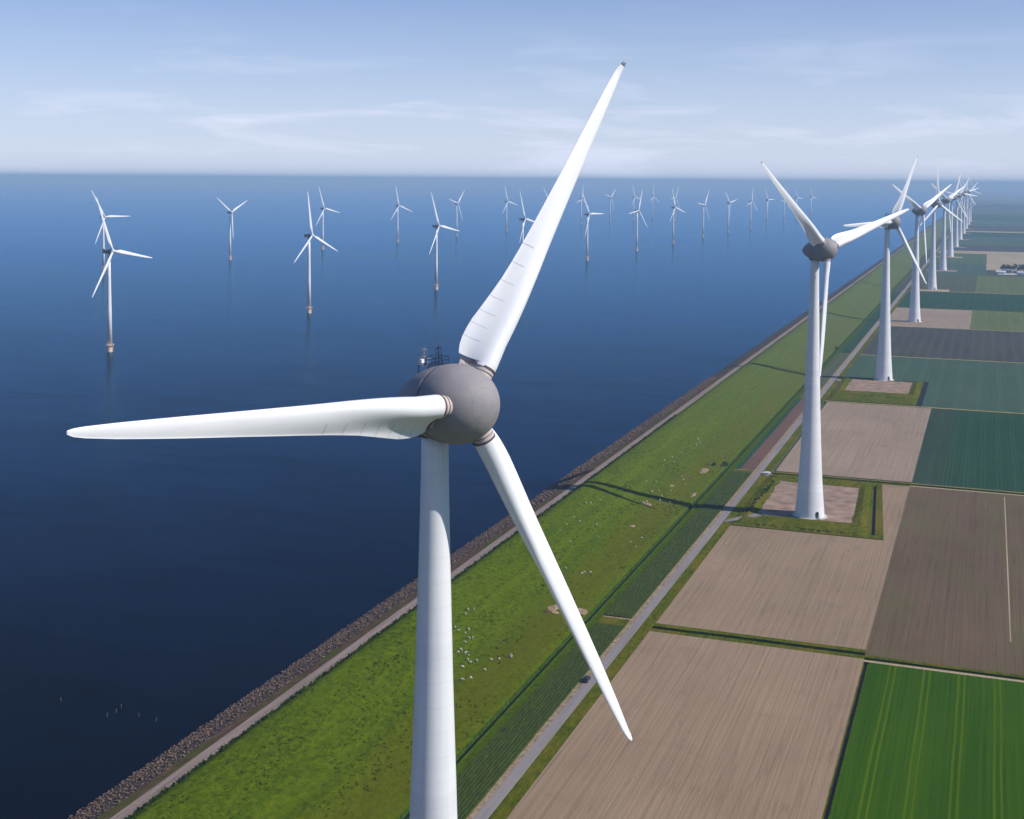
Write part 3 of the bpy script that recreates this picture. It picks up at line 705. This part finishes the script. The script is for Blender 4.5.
# ---------------------------------------------------------------- offshore turbines
def oblade():
    v, f = [], []; rs = [1.2, 2.5, 4, 7, 10, 14, 20, 28, 36, 44, 50, 53, 54]
    T = [(1.2, 2.0, 2.0), (4, 2.1, 2.0), (10, 4.0, 1.4), (14, 3.9, 1.1), (28, 2.9, .65), (44, 1.9, .35), (53, .8, .15), (54, .25, .08)]
    n = 10
    for r in rs:
        for (a, c0, t0), (b, c1, t1) in zip(T, T[1:]):
            if r <= b: break
        t = (r - a) / (b - a); c = c0 + (c1 - c0) * t; th = t0 + (t1 - t0) * t; be = R(14) * (1 - r / 54) + R(2)
        for k in range(n):
            g = 2 * math.pi * k / n; x = .5 * c * math.cos(g) + (c - 2.0 if c > 2 else 0) * .35; yv = .5 * th * math.sin(g) * (1 if k else 1)
            v.append((-x * math.cos(be) + yv * math.sin(be), x * math.sin(be) + yv * math.cos(be), r))
    for i in range(len(rs) - 1):
        for k in range(n):
            k2 = (k + 1) % n; f.append((i * n + k, i * n + k2, (i + 1) * n + k2, (i + 1) * n + k))
    f.append(tuple(range(n))[::-1]); f.append(tuple(range((len(rs) - 1) * n, len(rs) * n)))
    return py_mesh('blade', v, f, True)
me_ob = oblade()
me_ot = py_mesh('tower', *lathe([(7, 2.35), (40, 2.0), (70, 1.7), (93, 1.5)], 24), smooth=True)
bm = bmesh.new(); tube(bm, (0, 0, -6), (0, 0, 7), 2.6, 2.6, 24); tube(bm, (2.9, 0, -2), (2.9, 0, 6), .12); tube(bm, (2.9, 1, -2), (2.9, 1, 6), .12); me_of = bm_mesh('foundation', bm)
bm = bmesh.new(); tube(bm, (0, 0, 6.2), (0, 0, 6.6), 3.8, 3.8, 20)
for k in range(12):
    a = k * math.pi / 6; tube(bm, (3.7 * math.cos(a), 3.7 * math.sin(a), 6.6), (3.7 * math.cos(a), 3.7 * math.sin(a), 7.8), .07)
for k in range(12):
    a = k * math.pi / 6; b = a + math.pi / 6; tube(bm, (3.7 * math.cos(a), 3.7 * math.sin(a), 7.8), (3.7 * math.cos(b), 3.7 * math.sin(b), 7.8), .07)
box(bm, (4.2, -1, 7.0), (1.8, 1.0, .7)); me_op = bm_mesh('platform', bm)
bm = bmesh.new(); tube(bm, (0, -3.6, 0), (0, 2.2, 0), 2.1, 2.1, 20); box(bm, (0, 3.9, .1), (3.5, 4.0, 3.7)); bmesh.ops.bevel(bm, geom=[e for e in bm.edges if e.calc_length() > 3.0], offset=.5, segments=2)
box(bm, (0, 4.9, 2.4), (2.4, 1.4, .9)); tube(bm, (.8, 5.2, 3), (.8, 5.2, 4.6), .08); me_on = bm_mesh('nacelle', bm)
me_oh = py_mesh('hub', *lathe([(-1.4, 1.7), (0, 1.85), (1.2, 1.6), (2.0, 1.0), (2.35, .1)], 20, 'Y'), smooth=True)
OFF = [(-698, 836, 66, 100), (-1369, 1698, 57, 90), (-1359, 2084, 62, 64), (-702, 1226, 63, 114), (-1374, 2500, 57, 102), (-1368, 2893, 56, 108), (-697, 1604, 60, 100), (-1376, 3311, 60, 44), (-1376, 3726, 55, 104), (-702, 2000, 64, 100),
       (-1370, 4120, 55, 84), (-701, 2393, 55, 90), (-1365, 4500, 55, 12), (-1372, 4920, 55, 46), (-700, 2790, 55, 22), (-1329, 5133, 55, 102), (-1355, 5560, 55, 2), (-706, 3190, 55, 106), (-1141, 5079, 55, 28), (-712, 3600, 57, 36),
       (-716, 4010, 55, 78), (-715, 4420, 55, 14), (-722, 4820, 55, 88), (-712, 5190, 55, 20), (-725, 5640, 55, 96), (-708, 6010, 55, 100)]
near = sorted([o for o in OFF if o[0] > -1000], key=lambda o: o[1]); farr = sorted([o for o in OFF if o[0] < -1000], key=lambda o: o[1])
proto = None
def ordw(n): return ['first', 'second', 'third', 'fourth', 'fifth', 'sixth', 'seventh', 'eighth', 'ninth', 'tenth', 'eleventh', 'twelfth', 'thirteenth', 'fourteenth', 'fifteenth'][n]
def offshore(x, y_, yaw, ph, label):
    t = empty('offshore_wind_turbine', (x, y_, 3.0)); tag(t, label, 'wind turbine', 'slim white wind turbines standing in the lake')
    newobj('tower', me_ot, M['white'], t); fo = newobj('foundation', me_of, M['orange'], t); newobj('platform', me_op, M['orange'], fo)
    H = Matrix.Translation((0, 0, 95)) @ Matrix.Rotation(R(yaw + 20.18), 4, 'Z') @ Matrix.Rotation(R(-5), 4, 'X')
    newobj('nacelle', me_on, M['offnac'], t, H); H = H @ Matrix.Translation((0, -5, 0)); newobj('hub', me_oh, M['white'], t, H)
    for k in range(3): newobj('blade', me_ob, M['white'], t, H @ Matrix.Rotation(R(ph + 120 * k), 4, 'Y') @ Matrix.Rotation(R(2), 4, 'X'))
for i, o in enumerate(near):
    offshore(*o, 'nearest and largest slim turbine in the lake, at the far left on an orange foundation' if i == 0 else f'slim white lake turbine, {ordw(i)} from the left in the nearer lake row' if i < len(near) - 1 else 'farthest slim white lake turbine at the right end of the nearer lake row')
for i, o in enumerate(farr):
    offshore(*o, 'slim lake turbine standing just behind the leftmost large one' if i == 0 else f'small white lake turbine, {ordw(i)} from the left in the farther lake row')

# ---------------------------------------------------------------- mooring posts in the water
bm = bmesh.new(); tube(bm, (0, 0, -1.5), (0, 0, 1.1), .13, .11, 10); tube(bm, (0, 0, 1.1), (0, 0, 1.16), .19, .05, 10); me_post = bm_mesh('post', bm)
for k, (x, y_) in enumerate([(-192, 149), (-171, 144.5), (-170.2, 148), (-171, 151.5), (-162, 148), (-155, 147)]):
    o = newobj('wooden_post', me_post, M['wood']); o.location = (x, y_, 3.0); o.rotation_euler = (random.uniform(-.08, .08), random.uniform(-.08, .08), 0)
    tag(o, ['lone weathered post standing out of the dark water, farthest from the dyke', 'nearest of the three weathered posts clustered in the dark water', 'middle one of the three weathered posts clustered in the dark water',
            'farthest of the three weathered posts clustered in the dark water', 'weathered post in dark water, second from the stone bank', 'weathered post in dark water standing closest to the stone bank'][k], 'post', 'posts standing in the dark water')

# ---------------------------------------------------------------- sheep
def sheep_mesh(graze):
    me = bpy.data.meshes.new('sk'); V = [(0, .0, .72), (0, -.38, .74), (0, .42, .70), (0, -.58, .78 if not graze else .62), (0, -.78, .86 if not graze else .32), (0, -.98, .80 if not graze else .12),
         (.16, -.34, .40), (.16, -.34, .02), (-.16, -.34, .40), (-.16, -.34, .02), (.16, .36, .42), (.16, .40, .02), (-.16, .36, .42), (-.16, .40, .02), (0, .60, .60), (.12, -.80, .90 if not graze else .36), (-.12, -.80, .90 if not graze else .36)]
    E_ = [(0, 1), (0, 2), (1, 3), (3, 4), (4, 5), (1, 6), (6, 7), (1, 8), (8, 9), (2, 10), (10, 11), (2, 12), (12, 13), (2, 14), (4, 15), (4, 16)]
    rad = [.34, .30, .31, .16, .12, .07, .08, .045, .08, .045, .10, .045, .10, .045, .06, .03, .03]
    me.from_pydata(V, E_, []); o = bpy.data.objects.new('sk', me); COL.objects.link(o)
    md = o.modifiers.new('s', 'SKIN'); me.skin_vertices[0].data
    for i, r in enumerate(rad): me.skin_vertices[0].data[i].radius = (r, r); me.skin_vertices[0].data[i].use_root = (i == 0)
    s2 = o.modifiers.new('u', 'SUBSURF'); s2.levels = 1
    dg = bpy.context.evaluated_depsgraph_get(); dg.update(); res = bpy.data.meshes.new_from_object(o.evaluated_get(dg)); bpy.data.objects.remove(o)
    res.name = 'sheep'; return res
try: SM = [sheep_mesh(True), sheep_mesh(False)]
except Exception as ex:
    def blank_skin(g):
        raise ex
    raise
for s_ in SM:
    s_.materials.clear(); s_.materials.append(M['wool'])
    for p in s_.polygons: p.use_smooth = True
CL = [(-94, 246, 5, 9, 12), (-86, 232, 6, 8, 10), (-88, 215, 8, 6, 8), (-80, 222, 7, 8, 8), (-76, 235, 4, 10, 6), (-100, 258, 4, 8, 5), (-84, 330, 6, 14, 6), (-78, 345, 4, 10, 5), (-96, 395, 10, 22, 8), (-104, 430, 6, 20, 6), (-82, 460, 3, 8, 8), (-76, 480, 4, 12, 7),
      (-86, 500, 6, 18, 8), (-78, 520, 5, 12, 6), (-94, 560, 8, 20, 8), (-72, 395, 3, 8, 5), (-90, 620, 6, 24, 6)]
k = 0
names = {}
for cx, cy, rx, ry, n in CL:
    for _ in range(round(n * .62)):
        x = min(max(random.gauss(cx, rx * .6), -118), -65); y_ = random.gauss(cy, ry * .6); s = random.uniform(.7, .92)
        o = newobj('sheep', SM[k % 3 == 0]); o.location = (x, y_, profz(x) + .05); o.rotation_euler = (0, 0, random.uniform(0, 6.28)); o.scale = (s, s, s)
        tag(o, 'small white sheep grazing on the green slope of the dyke', 'sheep', 'sheep grazing on the dyke'); k += 1

# ---------------------------------------------------------------- car on the farm road
def car(loc, rz, label):
    t = empty('parked_car', loc, rz); tag(t, label, 'car')
    prof = [(-2.2, .35), (-2.25, .75), (-2.05, .95), (-1.2, 1.02), (-.55, 1.48), (.9, 1.52), (1.75, 1.08), (2.15, 1.0), (2.22, .6), (2.2, .35)]
    bm = bmesh.new(); A = [bm.verts.new((-.88 if z < 1.1 else -.70, y_, z)) for y_, z in prof]; B = [bm.verts.new((.88 if z < 1.1 else .70, y_, z)) for y_, z in prof]
    bm.faces.new(A); bm.faces.new(B[::-1])
    for i in range(len(prof)): j = (i + 1) % len(prof); bm.faces.new((A[i], B[i], B[j], A[j]))
    bmesh.ops.recalc_face_normals(bm, faces=bm.faces); bmesh.ops.bevel(bm, geom=bm.edges[:], offset=.06, segments=2); newobj('body', bm_mesh('body', bm), M['carpaint'], t)
    for nm, pts in (('windscreen', [(-.66, -1.12, 1.09), (.66, -1.12, 1.09), (.62, -.60, 1.46), (-.62, -.60, 1.46)]), ('rear_window', [(.62, 1.68, 1.15), (-.62, 1.68, 1.15), (-.6, .98, 1.51), (.6, .98, 1.51)])):
        newobj(nm, py_mesh(nm, [(x, y_ + (-.03 if y_ < 0 else .03), z + .02) for x, y_, z in pts], [(0, 1, 2, 3)]), M['glass'], t)
    for s in (-1, 1):
        newobj('side_window', py_mesh('side_window', [(s * .895, -1.0, 1.06), (s * .895, 1.5, 1.1), (s * .73, .85, 1.46), (s * .73, -.5, 1.44)], [(0, 1, 2, 3)]), M['glass'], t)
        for y_ in (-1.4, 1.35):
            bm = bmesh.new(); tube(bm, (s * .78, y_, .33), (s * .93, y_, .33), .33, seg=20); wh = newobj('wheel', bm_mesh('wheel', bm), M['rubber'], t)
            bm = bmesh.new(); tube(bm, (s * .92, y_, .33), (s * .945, y_, .33), .19, seg=12); newobj('rim', bm_mesh('rim', bm), M['metal'], wh)
        bm = bmesh.new(); box(bm, (s * .62, -2.25, .74), (.32, .06, .16)); newobj('headlight', bm_mesh('headlight', bm), M['lamp'], t)
car((-44.4, 232.2, .1), R(180), 'dark car stopped at the edge of the narrow grey farm road')

# ---------------------------------------------------------------- bushes and trees
def leafcloud(n, rx, ry, rz_, zc, leaf):
    V, Fc = [], []; cl = [(random.gauss(0, .45), random.gauss(0, .45), random.gauss(0, .4)) for _ in range(9)]
    for _ in range(n):
        c = random.choice(cl); p = [c[i] + random.gauss(0, .26) for i in range(3)]; l_ = math.sqrt(sum(a * a for a in p))
        if l_ > 1.15: p = [a / l_ for a in p]
        ctr = Vector((p[0] * rx, p[1] * ry, zc + p[2] * rz_)); a = Vector((random.gauss(0, 1), random.gauss(0, 1), random.gauss(0, 1))).normalized(); b = a.orthogonal().normalized(); c2 = a.cross(b); s = leaf * random.uniform(.6, 1.3)
        b0 = len(V); V += [tuple(ctr + b * s), tuple(ctr + c2 * s), tuple(ctr - b * s), tuple(ctr - c2 * s)]; Fc.append((b0, b0 + 1, b0 + 2, b0 + 3))
    return V, Fc
bush_i = 0
for x, y_, r, lb in [(-64, 577, 1.8, 'dark green bush at the ditch corner beside the second turbine'), (-62, 1146, 2.6, 'round bush on the ditch near the road beyond the third turbine'), (-70, 572.5, 1.2, 'small low bush on grass just above the ditch corner')]:
    t = empty('bush', (x, y_, .3 if x > -66 else profz(x))); tag(t, lb, 'bush', 'bushes along the ditch')
    newobj('foliage', py_mesh('foliage', *leafcloud(380, r, r, r * .8, r * .8, .22)), M['tree'], t)
    bm = bmesh.new()
    for k in range(4): a = k * 1.6; tube(bm, (0, 0, -.3), (r * .5 * math.cos(a), r * .5 * math.sin(a), r), .07, .03)
    newobj('stem', bm_mesh('stem', bm), M['bark'], t)
TM = []
for k in range(3):
    bm = bmesh.new(); tube(bm, (0, 0, 0), (0, 0, 6), .45, .25, 8)
    for j in range(5): a = j * 1.3; tube(bm, (0, 0, 3.5 + j * .5), (2.4 * math.cos(a), 2.4 * math.sin(a), 7.5 + j * .4), .18, .05, 6)
    TM.append((py_mesh('crown', *leafcloud(900, 4.6, 4.6, 4.4, 8.5, .45)), bm_mesh('trunk', bm)))
ti = 0
tord = ['first', 'second', 'third', 'fourth', 'fifth', 'sixth', 'seventh', 'eighth', 'ninth', 'tenth', 'eleventh', 'twelfth']
for x, y_ in [(103, 2478), (106, 2462), (109, 2480), (112, 2468), (116, 2486), (120, 2472), (125, 2480), (131, 2455), (136, 2468), (141, 2440), (147, 2452), (152, 2436)]:
    t = empty('farm_tree', (x, y_, 0), random.uniform(0, 6)); s = random.uniform(.8, 1.25); t.scale = (s, s, s)
    tag(t, f'dark tree in the farmyard windbreak, {tord[ti]} from the left', 'tree', 'trees round the distant farm'); cr, tr = TM[ti % 3]
    newobj('crown', cr, M['tree'], t); newobj('trunk', tr, M['bark'], t); ti += 1
def barn(x, y_, w_, d_, h_, rz, wall, label):
    t = empty('farm_building', (x, y_, 0), rz); tag(t, label, 'farm building', 'buildings of the distant farm')
    bm = bmesh.new(); box(bm, (0, 0, h_ / 2), (w_, d_, h_)); newobj('wall', bm_mesh('wall', bm), wall, t)
    e = .5; rh = w_ * .22
    v = [(-w_ / 2 - e, -d_ / 2 - e, h_ + .02), (w_ / 2 + e, -d_ / 2 - e, h_ + .02), (0, -d_ / 2 - e, h_ + rh), (-w_ / 2 - e, d_ / 2 + e, h_ + .02), (w_ / 2 + e, d_ / 2 + e, h_ + .02), (0, d_ / 2 + e, h_ + rh)]
    newobj('roof', py_mesh('roof', v, [(0, 1, 2), (5, 4, 3), (0, 2, 5, 3), (2, 1, 4, 5), (1, 0, 3, 4)]), M['roofgrey'] if wall is not M['barnwhite'] else M['barnwhite'], t)
    bm = bmesh.new(); box(bm, (0, -d_ / 2 - .06, h_ * .36), (w_ * .3, .1, h_ * .7)); newobj('door', bm_mesh('door', bm), M['door'], t)
    for q_ in (-.32, .32): bm = bmesh.new(); box(bm, (q_ * w_, -d_ / 2 - .05, h_ * .55), (1.6, .08, 1.2)); newobj('window', bm_mesh('window', bm), M['glass'], t)
barn(100, 2405, 8, 16, 4, R(75), M['barnwhite'], 'long white barn at the left end of the distant farm')
barn(113, 2440, 9, 18, 5, R(70), M['brick'], 'grey roofed barn in the middle of the distant farm')
barn(134, 2400, 7, 10, 4, R(80), M['barnwhite'], 'small white shed at the right end of the distant farm')
sheet('farm_yard', [95, 128], [2380, 2425], M['gravel'], zf=lambda x: .06)
# far belt of woodland, too distant to count
V, Fc = [], []
for _ in range(9000):
    x = random.uniform(-30, 1500); y_ = 9800 + random.uniform(-60, 60) + 60 * math.sin(x * .004); z = random.uniform(0, 8) * (.6 + .5 * noise.noise(Vector((x * .02, 0, 0))))
    s = random.uniform(2, 4.5); a = Vector((random.gauss(0, 1), random.gauss(0, 1), random.gauss(0, 1))).normalized(); b = a.orthogonal(); c2 = a.cross(b); p = Vector((x, y_, z)); b0 = len(V)
    V += [tuple(p + b * s), tuple(p + c2 * s), tuple(p - b * s), tuple(p - c2 * s)]; Fc.append((b0, b0 + 1, b0 + 2, b0 + 3))
tag(newobj('far_woodland', py_mesh('far_woodland', V, Fc), M['tree']), kind='stuff')
